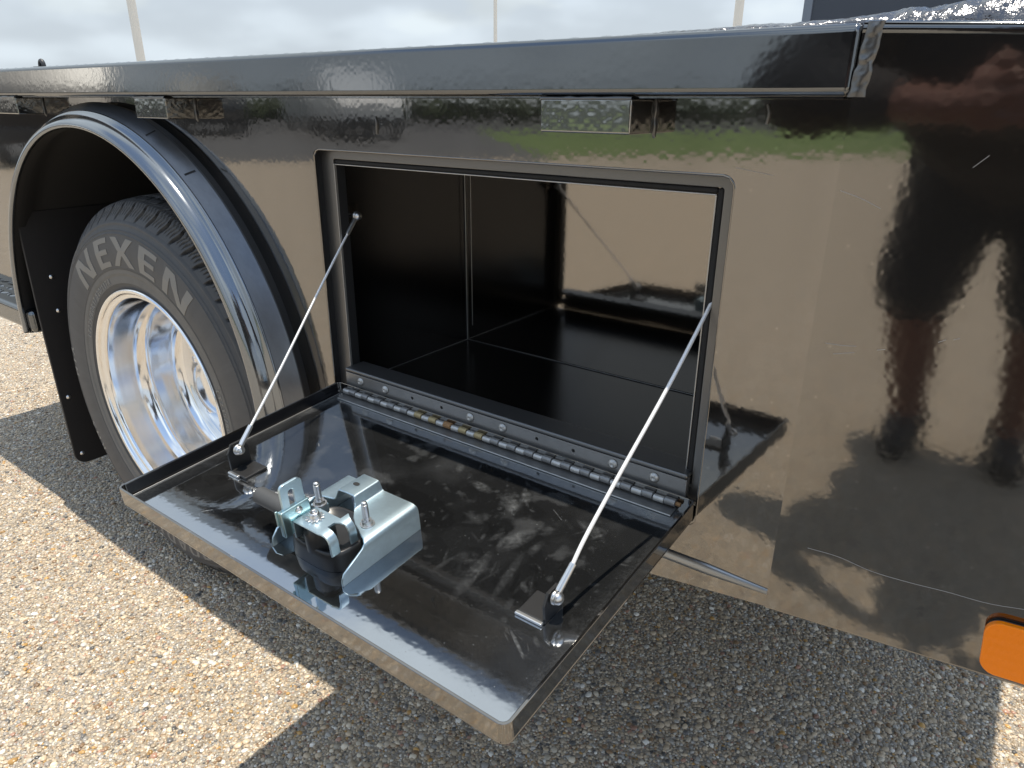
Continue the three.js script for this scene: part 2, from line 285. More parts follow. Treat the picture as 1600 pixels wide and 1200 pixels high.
{ // fine scratches in the paint
  const ms = std(C(0.45, 0.43, 0.41), 0.5, 0.4);
  for (const [z, pts] of [[RF + 0.0002, [[0.7263, 0.5854], [0.753, 0.587], [0.7804, 0.5839], [0.8107, 0.5855], [0.839, 0.5888], [0.8682, 0.5911], [0.8908, 0.5965]]], [RF + 0.0002, [[0.701, 0.9058], [0.7166, 0.9012], [0.7318, 0.8947]]], [RF + 0.0002, [[0.7101, 0.7824], [0.7241, 0.7831], [0.7338, 0.7845]]], [RF + 0.0002, [[0.7175, 0.7744], [0.7333, 0.7789]]], [RF + 0.0002, [[0.7492, 0.7844], [0.755, 0.7862]]], [RF + 0.0002, [[0.7898, 0.7992], [0.7944, 0.8022]]], [RF + 0.0002, [[0.7993, 0.8031], [0.8031, 0.8049]]], [RF + 0.0002, [[0.7853, 0.9276], [0.7934, 0.9361]]], [0.0002, [[0.5982, 0.9144], [0.6324, 0.9097]]]]) part('scratch', tube(pts.map(([x, y]) => V(x, y, z)), 0.0002, 24, 5), ms, truck);
}
for (const [x0, x1] of [[-0.925, -0.823], [-0.368, -0.276], [0.4145, 0.5135]]) { // stake pockets under the rail
  const p = sub('stake_pocket');
  part('pocket_shell', bx(x0, x1, 0.9415, 0.9722, 0.0005, RF - 0.001, 0.002, 2), M.pocket, p);
  part('weld_bead', tube([V(x1, 0.972, 0.0008), V(x1 + 0.0012, 0.962, 0.0014), V(x1 + 0.0002, 0.955, 0.001), V(x1 + 0.001, 0.948, 0.0014), V(x1 + 0.0005, 0.941, 0.0004), V(x1 + 0.001, 0.938, -0.0014)], 0.0021, 40, 8), M.weld, p);
  const gp = grid(30, 8, (u, v) => { const a = v * Math.PI; return V(x0 + u * (x1 - x0), 0.9722 - 0.002 * Math.cos(a) * (0.6 + 0.8 * noise3(u * 12, 1, x1)), RF - 0.003 + 0.003 * Math.sin(a)); });
  part('weld_bead', gp, M.weld, p);
}
{ // toolbox
  const t = sub('toolbox'), z1 = -0.015;
  // recess round the opening
  part('recess_wall', [bx(-0.003, 0.0, 0.53, 0.909, z1, -0.0045), bx(0.6, 0.603, 0.53, 0.909, z1, -0.0045), bx(0, 0.6, 0.9083, 0.911, z1, -0.0045), bx(0, 0.6, 0.5276, 0.5304, z1 - 0.03, -0.0045)], M.liner, t);
  const f = roundRect(-0.003, 0.603, 0.556, 0.911, 0.004); f.holes.push(roundRect(0.0245, 0.5845, 0.57, 0.8945, 0.003, THREE.Path));
  part('door_frame', extr(f, 0.003, 0.0008).translate(0, 0, z1 - 0.003), M.frame, t);
  part('frame_return', bx(0.0228, 0.0252, 0.57, 0.8945, -0.034, z1 - 0.0036, 0.0008, 2), M.liner, t); part('seal_edge', bx(0.0246, 0.0256, 0.588, 0.8880, z1 - 0.0034, z1 + 0.0008, 0.0004, 2), M.hingeBright, t);
  part('rubber_seal', [bx(0.5775, 0.5838, 0.572, 0.8938, z1 - 0.008, z1 - 0.001, 0.002, 3), bx(0.0258, 0.5772, 0.8885, 0.8938, z1 - 0.008, z1 - 0.001, 0.002, 3)], M.liner, t);
  part('seal_edge', [bx(0.5755, 0.5770, 0.572, 0.8870, z1 - 0.012, z1 - 0.001, 0.0006, 2), bx(0.0258, 0.5768, 0.8866, 0.8880, z1 - 0.012, z1 - 0.0005, 0.0006, 2)], M.hingeBright, t);
  const zb = -0.318;
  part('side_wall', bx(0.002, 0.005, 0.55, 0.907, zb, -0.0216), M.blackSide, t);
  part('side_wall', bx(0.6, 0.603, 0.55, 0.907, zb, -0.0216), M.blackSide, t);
  part('back_wall', bx(0.002, 0.603, 0.547, 0.91, zb - 0.003, zb - 0.0002), M.blackBox, t);
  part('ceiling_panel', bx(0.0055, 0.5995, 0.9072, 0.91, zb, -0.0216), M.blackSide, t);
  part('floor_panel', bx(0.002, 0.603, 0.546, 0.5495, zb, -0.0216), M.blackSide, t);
  part('corner_seam', [rod(V(0.0065, 0.55, zb + 0.0015), V(0.0065, 0.906, zb + 0.0015), 0.0011, 0.0011, 8), rod(V(0.018, 0.58, zb), V(0.018, 0.906, zb), 0.0007, 0.0007, 8)], M.hingeBright, t);
  part('floor_seam', [rod(V(0.006, 0.5505, zb + 0.001), V(0.599, 0.5505, zb + 0.001), 0.0008, 0.0008, 8), rod(V(0.0062, 0.5505, zb + 0.001), V(0.0062, 0.5505, -0.03), 0.001, 0.001, 8)], M.hinge, t);
  // sill with the hinge leaf, its bolts and empty holes
  part('sill', [bx(0.0256, 0.5843, 0.5845, 0.5905, -0.040, -0.002, 0.0029, 5), bx(0.0256, 0.5843, 0.556, 0.5855, -0.0105, -0.0072)], M.frame, t);
  const holes = [0.166, 0.222, 0.383, 0.437], leaf = new THREE.Shape(); leaf.moveTo(0.0262, 0.562); leaf.lineTo(0.5836, 0.562); leaf.lineTo(0.5836, 0.5835); leaf.lineTo(0.0262, 0.5835); leaf.closePath();
  for (const h of holes) { const p = new THREE.Path(); p.absarc(h, 0.5745, 0.0024, 0, Math.PI * 2); leaf.holes.push(p); }
  part('hinge_leaf', extr(leaf, 0.0028, 0.0004).translate(0, 0, -0.0066), M.hinge, t);
  for (const x of [0.059, 0.112, 0.274, 0.329, 0.492, 0.545]) {
    part('bolt_head', lathe([[0, 0.0016], [0.0012, 0.0028], [0.0022, 0.0038], [0.0036, 0.0034], [0.0054, 0.0020], [0.0062, 0.0006], [0.0063, 0], [0, 0]], 24).rotateX(Math.PI / 2).translate(x, 0.5745, -0.0032), M.hingeBright, t);
  }
}
{ // amber reflector at the front corner
  const r = sub('reflector'), s = roundRect(0, 0.1, 0, 0.05, 0.012);
  const am = std(C(0.95, 0.235, 0.004), 0.2, 0); am.emissive = C(0, 0, 0);
  const dots = tex(256, 128, (i, j, c) => { const a = Math.abs(((i / 9 + (Math.floor(j / 9) % 2) * .5) % 1) - .5) + Math.abs(((j / 9) % 1) - .5); c[0] = c[1] = c[2] = a; }, [8, 8]);
  am.bumpMap = dots; am.bumpScale = 0.00015;
  part('lens', extr(s, 0.004, 0.0012), am, r); part('backing', extr(roundRect(0.001, 0.099, 0.001, 0.049, 0.011), 0.003).translate(0, 0, -0.0034), M.satin, r);
  r.position.set(0.874, 0.531, RF + 0.004); r.rotation.z = 0.10;
}

// ------------------------------------------------------------------ fender and mud flap
{
  const f = sub('fender');
  const fy = R => 0.472 - (R - 0.4512) * 0.367;
  const ring = (name, prof, mat, n) => {
    const pp = new THREE.CatmullRomCurve3(prof.map(p => V(p[0], p[1], 0)), false, 'centripetal').getPoints(n), a0 = -0.10, a1 = Math.PI + 0.02;
    const g = grid(160, n, (u, v) => { const a = a1 + (a0 - a1) * u, p = pp[Math.round(v * n)]; return V(FC.x + p.x * Math.cos(a), fy(p.x) + p.x * Math.sin(a), p.y); });
    const uv = g.attributes.uv; for (let i = 0; i < uv.count; i++) uv.setXY(i, uv.getX(i) * 1.45, uv.getY(i) * 0.12);
    part(name, g, mat, f, true);
  };
  ring('fender_wall', [[0.5095, -0.002], [0.5115, 0.004], [0.5135, 0.009], [0.5155, 0.0145]], M.fenderWall, 8);
  ring('fender_band', [[0.5155, 0.0145], [0.5172, 0.0158], [0.5174, 0.0180], [0.5155, 0.0205], [0.5060, 0.0315], [0.4985, 0.0395], [0.4958, 0.0425]], M.fenderBand, 36);
  ring('flare', [[0.4957, 0.0425], [0.4960, 0.0440], [0.4942, 0.0460], [0.4882, 0.0485], [0.4822, 0.0525], [0.4782, 0.0592], [0.4712, 0.0662], [0.4632, 0.0700], [0.4562, 0.0708], [0.4517, 0.0695], [0.4497, 0.0665], [0.4502, 0.0625], [0.4542, 0.0610]], M.blackFender, 60);
  // short slots in the top band
  for (const d of [54, 67]) { const a = d * Math.PI / 180; part('slot', grid(8, 2, (u, v) => { const p = [0.5140 - u * 0.0130, 0.0222 + u * 0.0147], b = a + (v - 0.5) * 0.007, R = p[0] + 0.0006; return V(FC.x + R * Math.cos(b), fy(R) + R * Math.sin(b), p[1] + 0.0006); }), M.liner, f); }
  // dark inside of the wheel housing
  const shell = grid(80, 30, (u, v) => { const a = Math.PI + 0.02 - (Math.PI + 0.12) * u, R = v < 0.04 ? 0.4536 : 0.476 + 0.006 * v; return V(FC.x + R * Math.cos(a), fy(R) + R * Math.sin(a), 0.0615 - 0.66 * v); });
  part('housing', [shell], M.liner, f);
  const disc = new THREE.Shape(); disc.absarc(FC.x, FC.y, 0.49, -0.05, Math.PI + 0.05); disc.closePath(); part('housing_end', extr(disc, 0.004).translate(0, 0, -0.6), M.liner, f);
}
{
  const m = sub('mud_flap'), s = new THREE.Shape();
  // outline in (z, y)
  s.moveTo(-0.33, 0.74); s.lineTo(-0.33, 0.155); s.absarc(-0.30, 0.155, 0.03, Math.PI, Math.PI * 1.5); s.lineTo(0.026, 0.125); s.absarc(0.026, 0.153, 0.028, -Math.PI / 2, 0); s.lineTo(0.056, 0.50); s.lineTo(0.052, 0.74); s.closePath();
  part('flap_sheet', extr(s, 0.006, 0.001).rotateY(-Math.PI / 2).translate(-0.955, 0, 0), M.flap, m);
  for (const [y, z] of [[0.593, 0.012], [0.514, 0.014], [0.304, 0.037], [0.153, 0.037], [0.304, -0.26], [0.153, -0.26]]) part('rivet', lathe([[0, 0.0035], [0.003, 0.003], [0.0052, 0.0006], [0.0054, 0], [0, 0]], 16).rotateZ(-Math.PI / 2).translate(-0.954, y, z), M.steel, m);
}
{ // tread-plate step behind the fender
  const s = sub('side_step');
  part('step_body', bx(-1.7, -0.99, 0.462, 0.515, -0.16, 0.062, 0.012, 4), M.blackRail, s);
  const g = [], r = rng(2); for (let i = 0; i < 26; i++) for (let k = 0; k < 7; k++) { const e = new THREE.SphereGeometry(1, 8, 5).scale(0.0115, 0.0022, 0.0036); e.rotateY((i + k) % 2 ? 0.75 : -0.75); g.push(e.translate(-1.685 + i * 0.0265 + 0.006, 0.5152, -0.135 + k * 0.0265)); }
  part('tread_bump', g, M.hingeBright, s).userData.kind = 'stuff';
}

// ------------------------------------------------------------------ wheels
const font = await new FontLoader().loadAsync('fonts/droid/droid_sans_bold.typeface.json');
const TP = [[.2220, -.024], [.2320, -.0135], [.2445, -.0085], [.2455, -.0072], [.2620, -.0062], [.2640, -.0046], [.2700, -.0044], [.2745, -.0037], [.2751, -.0029], [.2760, -.0029], [.2767, -.0033], [.2900, -.0015], [.3100, 0], [.3350, -.0028], [.3380, -.0036], [.3387, -.0028], [.3396, -.0028], [.3403, -.0046], [.3440, -.0062], [.3447, -.0054], [.3456, -.0054], [.3463, -.0074], [.3484, -.008], [.3536, -.0115], [.3559, -.0105], [.3593, -.0105], [.3616, -.0142], [.3636, -.0155], [.3657, -.0168], [.3685, -.0188], [.3714, -.021], [.3748, -.0235], [.3783, -.026], [.3821, -.0285], [.3858, -.031], [.3886, -.0337], [.3915, -.0365], [.3935, -.0396], [.3948, -.043], [.3957, -.0465], [.3965, -.05], [.3973, -.053], [.3980, -.056], [.3990, -.062], [.3996, -.067], [.4002, -.072], [.4005, -.077], [.4010, -.0815], [.4013, -.086], [.4016, -.093], [.4020, -.1], [.4022, -.104], [.4023, -.1085], [.4024, -.113], [.4025, -.1175]];
const sideZ = r => { for (let i = 1; i < TP.length; i++) if (r <= TP[i][0]) { const a = TP[i - 1], b = TP[i]; return a[1] + (b[1] - a[1]) * (r - a[0]) / (b[0] - a[0]); } return -0.1; };
function tyreGeometry(nt) {
  const full = TP.concat(TP.slice(0, -1).reverse().map(([r, z]) => [r, -0.235 - z])), n = full.length - 1, P = 62;
  const groove = (th, r, z) => {
    const m = z < -0.1175 ? -0.235 - z : z; let d = 0;
    const wob = 0.0022 * Math.sin(th * P * 2);
    for (const c of [-0.0745, -0.1175]) if (Math.abs(m - c + wob) < 0.0042) d = 0.009;
    if (r > 0.362) {
      const sh = (m + 0.03) * 9 + 0.06 * Math.sin(m * 260), ph = ((th * P / (2 * Math.PI) + sh) % 1 + 1) % 1;
      if (m > -0.0745) { const w = 0.15 + 0.05 * Math.sin(m * 190); if (ph < w) d = Math.max(d, 0.0105 * smooth(0.362, 0.372, r)); for (const q of [0.36, 0.58, 0.80]) if (Math.abs(ph - q + 0.05 * Math.sin(m * 420)) < 0.022 && r > 0.374) d = Math.max(d, 0.0045); }
      else { if (ph < 0.17) d = Math.max(d, 0.007); if (Math.abs(ph - 0.6) < 0.03) d = Math.max(d, 0.003); }
    }
    return d;
  };
  const g = grid(nt, n, (u, v) => { const th = u * 2 * Math.PI, [r, z] = full[Math.round(v * n)], d = groove(th, r, z), rr = r - d * (r > 0.39 ? 1 : 0.6), zz = z - d * (r > 0.39 ? 0 : 0.7) * (z > -0.1175 ? 1 : -1); return V(rr * Math.sin(th), rr * Math.cos(th), zz); });
  const uv = g.attributes.uv; for (let i = 0; i < uv.count; i++) uv.setXY(i, uv.getX(i) * 2.4, uv.getY(i) * 0.6);
  return g;
}
function refine(g, most) {                            // split long triangles so that lettering can bend
  const P = g.attributes.position, stack = [], out = []; for (let i = 0; i < P.count; i += 3) stack.push([0, 1, 2].map(k => V().fromBufferAttribute(P, i + k)));
  while (stack.length) { const t = stack.pop(); let m = 0, k = -1; for (let i = 0; i < 3; i++) { const d = t[i].distanceTo(t[(i + 1) % 3]); if (d > m) { m = d; k = i; } } if (m <= most) { for (const q of t) out.push(q.x, q.y, q.z); continue; } const a = t[k], b = t[(k + 1) % 3], c = t[(k + 2) % 3], h = a.clone().lerp(b, .5); stack.push([a, h, c], [h, b, c]); }
  const r = new THREE.BufferGeometry(); r.setAttribute('position', new THREE.Float32BufferAttribute(out, 3)); return prep(r);
}
function arcText(str, r0, size, mid, track, depth = 0.0012, sx = 1, slant = 0) {  // lettering laid round the sidewall, mid = clockwise angle of its centre
  const gl = []; let adv = 0;
  for (const ch of str) { const w = font.data.glyphs[ch] ? font.data.glyphs[ch].ha * size / font.data.resolution * sx : size * 0.5; if (ch !== ' ') gl.push([ch, adv]); adv += w + track; }
  const out = [], rm = r0 + size * 0.37;
  for (const [ch, off] of gl) {
    const g = refine(prep(new TextGeometry(ch, { font, size, depth, curveSegments: 4 })), 0.006 / sx), p = g.attributes.position;
    for (let i = 0; i < p.count; i++) { const y = p.getY(i), x = p.getX(i) * sx + y * slant + off - adv / 2, a = mid + x / rm, r = r0 + y; p.setXYZ(i, r * Math.sin(a), r * Math.cos(a), sideZ(r) - 0.0006 + p.getZ(i)); }
    g.computeVertexNormals(); out.push(g);
  }
  return out;
}
const tyreFine = tyreGeometry(2232), RAD = Math.PI / 180;
const outerRim = (() => { // deep dish of an outer dual rim
  const p = [[.218, -.205], [.2345, -.2], [.2345, -.197], [.219, -.19], [.2190, -.045], [.2215, -.0245], [.2310, -.021], [.2345, -.0150], [.2345, -.0085], [.2318, -.0060], [.2272, -.0068], [.2250, -.0095], [.2235, -.0125], [.2205, -.0145], [.2165, -.0160], [.2140, -.0200], [.2128, -.027], [.2110, -.043], [.2088, -.060], [.2062, -.076], [.2018, -.086], [.1975, -.092], [.1955, -.099], [.1940, -.115], [.1918, -.135], [.1885, -.151], [.1800, -.164], [.1660, -.1705]];
  const cv = new THREE.CatmullRomCurve3(p.map(q => V(q[0], q[1], 0)), false, 'centripetal').getPoints(140);
  return lathe(cv.map(q => [q.x, q.y]), 120).rotateX(Math.PI / 2);
})();
const rimDisc = (() => {
  const s = new THREE.Shape(); s.absarc(0, 0, 0.1665, 0, Math.PI * 2); for (let k = 0; k < 8; k++) { const h = new THREE.Path(), a = (k + .5) * Math.PI / 4; h.absarc(0.138 * Math.cos(a), 0.138 * Math.sin(a), 0.0165, 0, Math.PI * 2, true); s.holes.push(h); }
  return [extr(s, 0.008, 0.002, 48).translate(0, 0, -0.1785), lathe([[.112, -.170], [.110, -.162], [.100, -.158], [.066, -.1565], [.062, -.152], [.06, -.128], [.054, -.118], [.03, -.113], [0, -.112]], 64).rotateX(Math.PI / 2)];
})();
function makeWheel() {
  const w = sub('wheel');
  const t = part('tyre', tyreFine, M.tyre, w, true);
  part('tyre_lettering', [
    ...arcText('NEXEN', 0.2795, 0.0545, -1 * RAD, 0.0075, 0.0014, 1.66, 0.12),
    ...arcText('ROADIAN', 0.308, 0.034, 186 * RAD, 0.006, 0.0012, 1.2, 0.1),
    ...arcText('RH5', 0.325, 0.022, -117 * RAD, 0.004, 0.0012, 1.15, 0.1),
    ...arcText('HTX', 0.325, 0.022, -86 * RAD, 0.004, 0.0012, 1.15, 0.1)], M.letter, w);
  part('size_lettering', [...arcText('LT235/80R17 120/117R', 0.2488, 0.0120, -44 * RAD, 0.0012, 0.002, 1.05), ...arcText('LT235/80R17', 0.2488, 0.0120, 82 * RAD, 0.0012, 0.002, 1.05)], M.letter, w);
  const br = []; for (let i = 0; i <= 12; i++) { const r = 0.2462 + 0.0265 * i / 12; br.push([r, sideZ(r) + 0.0004]); }
  part('bead_ring', lathe(br, 160).rotateX(Math.PI / 2), M.beadRing, w);
  const rim = part('rim', outerRim, M.alu, w); part('rim_disc', rimDisc, M.alu, w);
  for (let k = 0; k < 8; k++) { const a = k * Math.PI / 4 + 0.2; part('lug_nut', lathe([[.0, .022], [.008, .021], [.0105, .016], [.0105, .004], [.0145, .003], [.0145, 0], [0, 0]], 6).rotateX(Math.PI / 2).translate(0.083 * Math.cos(a), 0.083 * Math.sin(a), -0.1568), M.alu, w); }
  return w;
}
const wheel = makeWheel(); wheel.position.set(-0.506, 0.402, 0.049);
const WR = 5 * RAD; wheel.rotation.z = 0;
{
  const w2 = wheel.clone(); for (const n of ['tyre_lettering', 'size_lettering', 'bead_ring']) w2.remove(w2.getObjectByName(n)); w2.rotation.y = Math.PI; w2.position.z = -0.53; truck.add(w2);      // inner dual
  const w3 = w2.clone(); w3.rotation.y = 0; w3.position.z = -1.78; truck.add(w3);
  const w4 = w2.clone(); w4.position.z = -2.36; truck.add(w4);
  part('axle', [rod(V(-0.506, 0.402, -0.2), V(-0.506, 0.402, -2.15), 0.06), new THREE.SphereGeometry(0.17, 24, 16).translate(-0.506, 0.402, -1.15)], M.chassis, truck);
  part('chassis_rail', bx(X0, 1.6, 0.66, 0.94, -0.78, -0.70), M.chassis, truck); part('chassis_rail', bx(X0, 1.6, 0.66, 0.94, -1.6, -1.52), M.chassis, truck);
  const cm = []; for (let x = -1.7; x < 0.96; x += 0.42) cm.push(bx(x, x + 0.06, 0.942, 1.013, -2.25, -0.02)); for (const g of cm) part('cross_member', g, M.chassis, truck);
  part('far_side_rail', [bx(X0, X1, 0.974, 1.013, -2.36, -2.26)], M.blackRail, truck);
  part('far_skirt', bx(-0.04, X1, 0.45, 0.974, -2.31, -2.305), M.black, truck); part('far_skirt', bx(X0, -1.02, 0.5, 0.974, -2.31, -2.305), M.black, truck);
  part('tail_panel', [bx(X0, X0 + 0.006, 0.6, 1.01, -2.3, -0.005)], M.black, truck);
}

// ------------------------------------------------------------------ toolbox door, laid open
const door = sub('toolbox_door'); const DA = -0.0843, DW0 = 0.0125, DW1 = 0.5985, DV = 0.3475, FL = 0.018;
{ // local axes: x along, y up from the door floor, z out from the hinge
  door.position.set(0, 0.5656, 0.0); door.rotation.x = -DA;
  const inner = new THREE.Group(); // (kept flat: parts go straight on the door)
  const y = v => v - FL;
  const r = rng(404), SX = 1024, SZ = 640;
  // dust, scuffs and smears on the inside of the door
  const dust = new Float32Array(SX * SZ);
  for (let j = 0; j < SZ; j++) for (let i = 0; i < SX; i++) { const x = i / SX * 0.58, z = j / SZ * 0.355; let d = 0.012 + 0.026 * smooth(0.45, 0.8, fbm(x * 14, z * 14, 1)); d *= 0.5 + 0.9 * smooth(0.24, 0.02, z) + 0.5 * smooth(0.42, 0.58, x); d += (0.05 + 0.09 * noise3(i / 4, j / 4, 2)) * smooth(0.05, 0.004, z) + 0.05 * noise3(i / 3, j / 3, 4) * (smooth(0.03, 0, x) + smooth(0.55, 0.58, x)); d += 0.05 * smooth(0.62, 0.75, fbm(x * 34, z * 34, 8, 4)) * smooth(0.3, 0.1, z); dust[j * SX + i] = d; }
  const blot = (x, z, a, b, th, k) => { const cs = Math.cos(th), sn = Math.sin(th), R = Math.ceil(Math.max(a, b) * SX / 0.58); const ci = x / 0.58 * SX, cj = z / 0.355 * SZ; for (let q = -R; q <= R; q++) for (let p = -R; p <= R; p++) { const i = Math.round(ci + p), j = Math.round(cj + q); if (i < 0 || j < 0 || i >= SX || j >= SZ) continue; const dx = p * 0.58 / SX, dz = q * 0.355 / SZ, u = (dx * cs + dz * sn) / a, v = (dz * cs - dx * sn) / b, e = u * u + v * v; if (e < 1) dust[j * SX + i] += k * (1 - e) * (0.3 + 0.9 * noise3(i / 5, j / 5, 3)); } };
  for (let k = 0; k < 1500; k++) blot(r() * 0.58, r() * 0.355, 0.0004 + 0.0006 * r() * r(), 0.0005, 0, 0.06 + 0.4 * r() * r());
  for (let k = 0; k < 90; k++) { const x = 0.2 + 0.36 * r(), z = 0.02 + 0.24 * r(); blot(x, z, 0.003 + 0.012 * r() * r(), 0.0012 + 0.004 * r(), r() * 3, 0.015 + 0.05 * r()); }
  for (const [x, z, a, b, t, k] of [[.40, .10, .018, .011, .5, .22], [.445, .15, .012, .030, .25, .20], [.405, .075, .012, .007, .9, .25], [.44, .22, .008, .045, -.15, .14], [.47, .20, .006, .04, -.2, .12], [.35, .09, .02, .008, .2, .14], [.30, .07, .014, .006, 1, .16], [.50, .09, .02, .008, .4, .16], [.545, .03, .018, .006, .1, .5], [.52, .045, .012, .006, .3, .35], [.07, .245, .012, .005, .6, .5], [.12, .25, .06, .0028, -.03, .4], [.10, .235, .02, .012, .3, .25], [.53, .27, .02, .002, .6, .35], [.06, .02, .04, .012, 0, .3], [.01, .05, .01, .05, 0, .25]]) { blot(x, z, a, b, t, k * 0.38); for (let q = 0; q < 9; q++) blot(x + (r() - .5) * 2.2 * Math.max(a, b) * Math.cos(t), z + (r() - .5) * 2.2 * Math.max(a, b) * Math.sin(t) + (r() - .5) * 1.4 * Math.min(a, b), Math.max(a, b) * (0.15 + 0.4 * r()), Math.min(a, b) * (0.15 + 0.4 * r()), t + (a < b ? 1.57 : 0) + (r() - .5) * .8, k * 0.28 * r()); }
  for (let k = 0; k < 5; k++) { const x0 = r() * 0.58, z0 = r() * 0.33, th = r() * 3.14, l = 0.005 + 0.03 * r() * r(); for (let s = 0; s < 1; s += 0.004) blot(x0 + Math.cos(th) * l * s, z0 + Math.sin(th) * l * s, 0.0005, 0.0005, 0, 0.04); }
  const tt = (f) => { const t = tex(SX, SZ, (i, j, c) => f(Math.min(0.92, dust[j * SX + i]), c)); t.wrapS = t.wrapT = THREE.ClampToEdgeWrapping; return t; };
  const mDust = std(C(1, 1, 1), 1, 1, { map: tt((d, c) => { c[0] = 0.43; c[1] = 0.445; c[2] = 0.465 - 0.04 * d; }), roughnessMap: tt((d, c) => { c[0] = 0; c[1] = 0.045 + 0.8 * Math.min(1, d * 1.2); c[2] = 0.995 - d; }), bumpMap: peel.clone(), bumpScale: 0.00022 });
  mDust.metalnessMap = mDust.roughnessMap; mDust.bumpMap.repeat.set(1.16, 0.71); mDust.bumpMap.needsUpdate = true;
  const fl = grid(1, 1, (u, v) => V(DW0 + 0.003 + u * (DW1 - DW0 - 0.006), y(0.0008), 0.001 + v * (DV - 0.004)));
  fl.index.array.reverse(); fl.computeVertexNormals();
  part('door_floor', fl, mDust, door, true);
  // the pan: skin and three upturned lips with rounded outer corners
  const s = roundRect(DW0, DW1, -DV, -0.0005, 0.009), si = roundRect(DW0 + 0.003, DW1 - 0.003, -DV + 0.003, -0.0032, 0.006, THREE.Path), ring = s.clone(); ring.holes = [si];
  part('door_pan', [extr(s, 0.001, 0.0015).rotateX(-Math.PI / 2).translate(0, -0.0212, 0), extr(ring, 0.0185, 0.0006).rotateX(-Math.PI / 2).translate(0, -0.0186, 0)], M.black, door);
  part('lip_inside', [bx(DW0 + 0.0032, DW0 + 0.0037, -FL + 0.001, -0.0012, 0.008, DV - 0.01), bx(DW0 + 0.01, DW1 - 0.01, -FL + 0.001, -0.0012, DV - 0.0037, DV - 0.0032), bx(DW1 - 0.0037, DW1 - 0.0032, -FL + 0.001, -0.0012, 0.008, DV - 0.01)], M.gloss, door);
  part('fold_line', rod(V(DW0 + 0.006, y(0.0012), 0.004), V(DW0 + 0.006, y(0.0012), DV - 0.006), 0.0008, 0.0008, 8), M.hinge, door);
  part('leaf_strip', [bx(0.03, 0.578, y(0.001), y(0.0026), 0.0035, 0.021, 0.0007, 2)], M.hinge, door);
  part('leaf_edge', rod(V(0.03, y(0.0022), 0.0212), V(0.578, y(0.0022), 0.0212), 0.0009, 0.0009, 8), M.hingeBright, door);
}
{ // piano hinge knuckles, on the axis of the door
  const n = 40, x0 = 0.030, x1 = 0.578, w = (x1 - x0) / n;
  const geo = lathe([[0, 0], [0.0034, 0], [0.0041, 0.0006], [0.0041, w - 0.0012], [0.0034, w - 0.0006], [0, w - 0.0006]], 16).rotateZ(-Math.PI / 2), g2 = prep(geo); boxUV(g2);
  for (let i = 0; i < n; i++) {
    const dark = i % 2, m = !dark ? M.hingeBright : i > 13 && i < 16 ? M.rust : i > 9 && i < 20 ? M.brass : M.hinge;
    const k = shadows(new THREE.Mesh(g2, m)); k.name = 'hinge_knuckle'; k.position.set(x0 + i * w, -0.0085 + (dark ? 0.0004 : -0.0008), 0.0065); if (dark) k.scale.set(1, 1.12, 1.12); door.add(k);
  }
  part('hinge_pin', rod(V(0.576, -0.0085, 0.0065), V(0.583, -0.0085, 0.0065), 0.0024), M.rust, door);
}
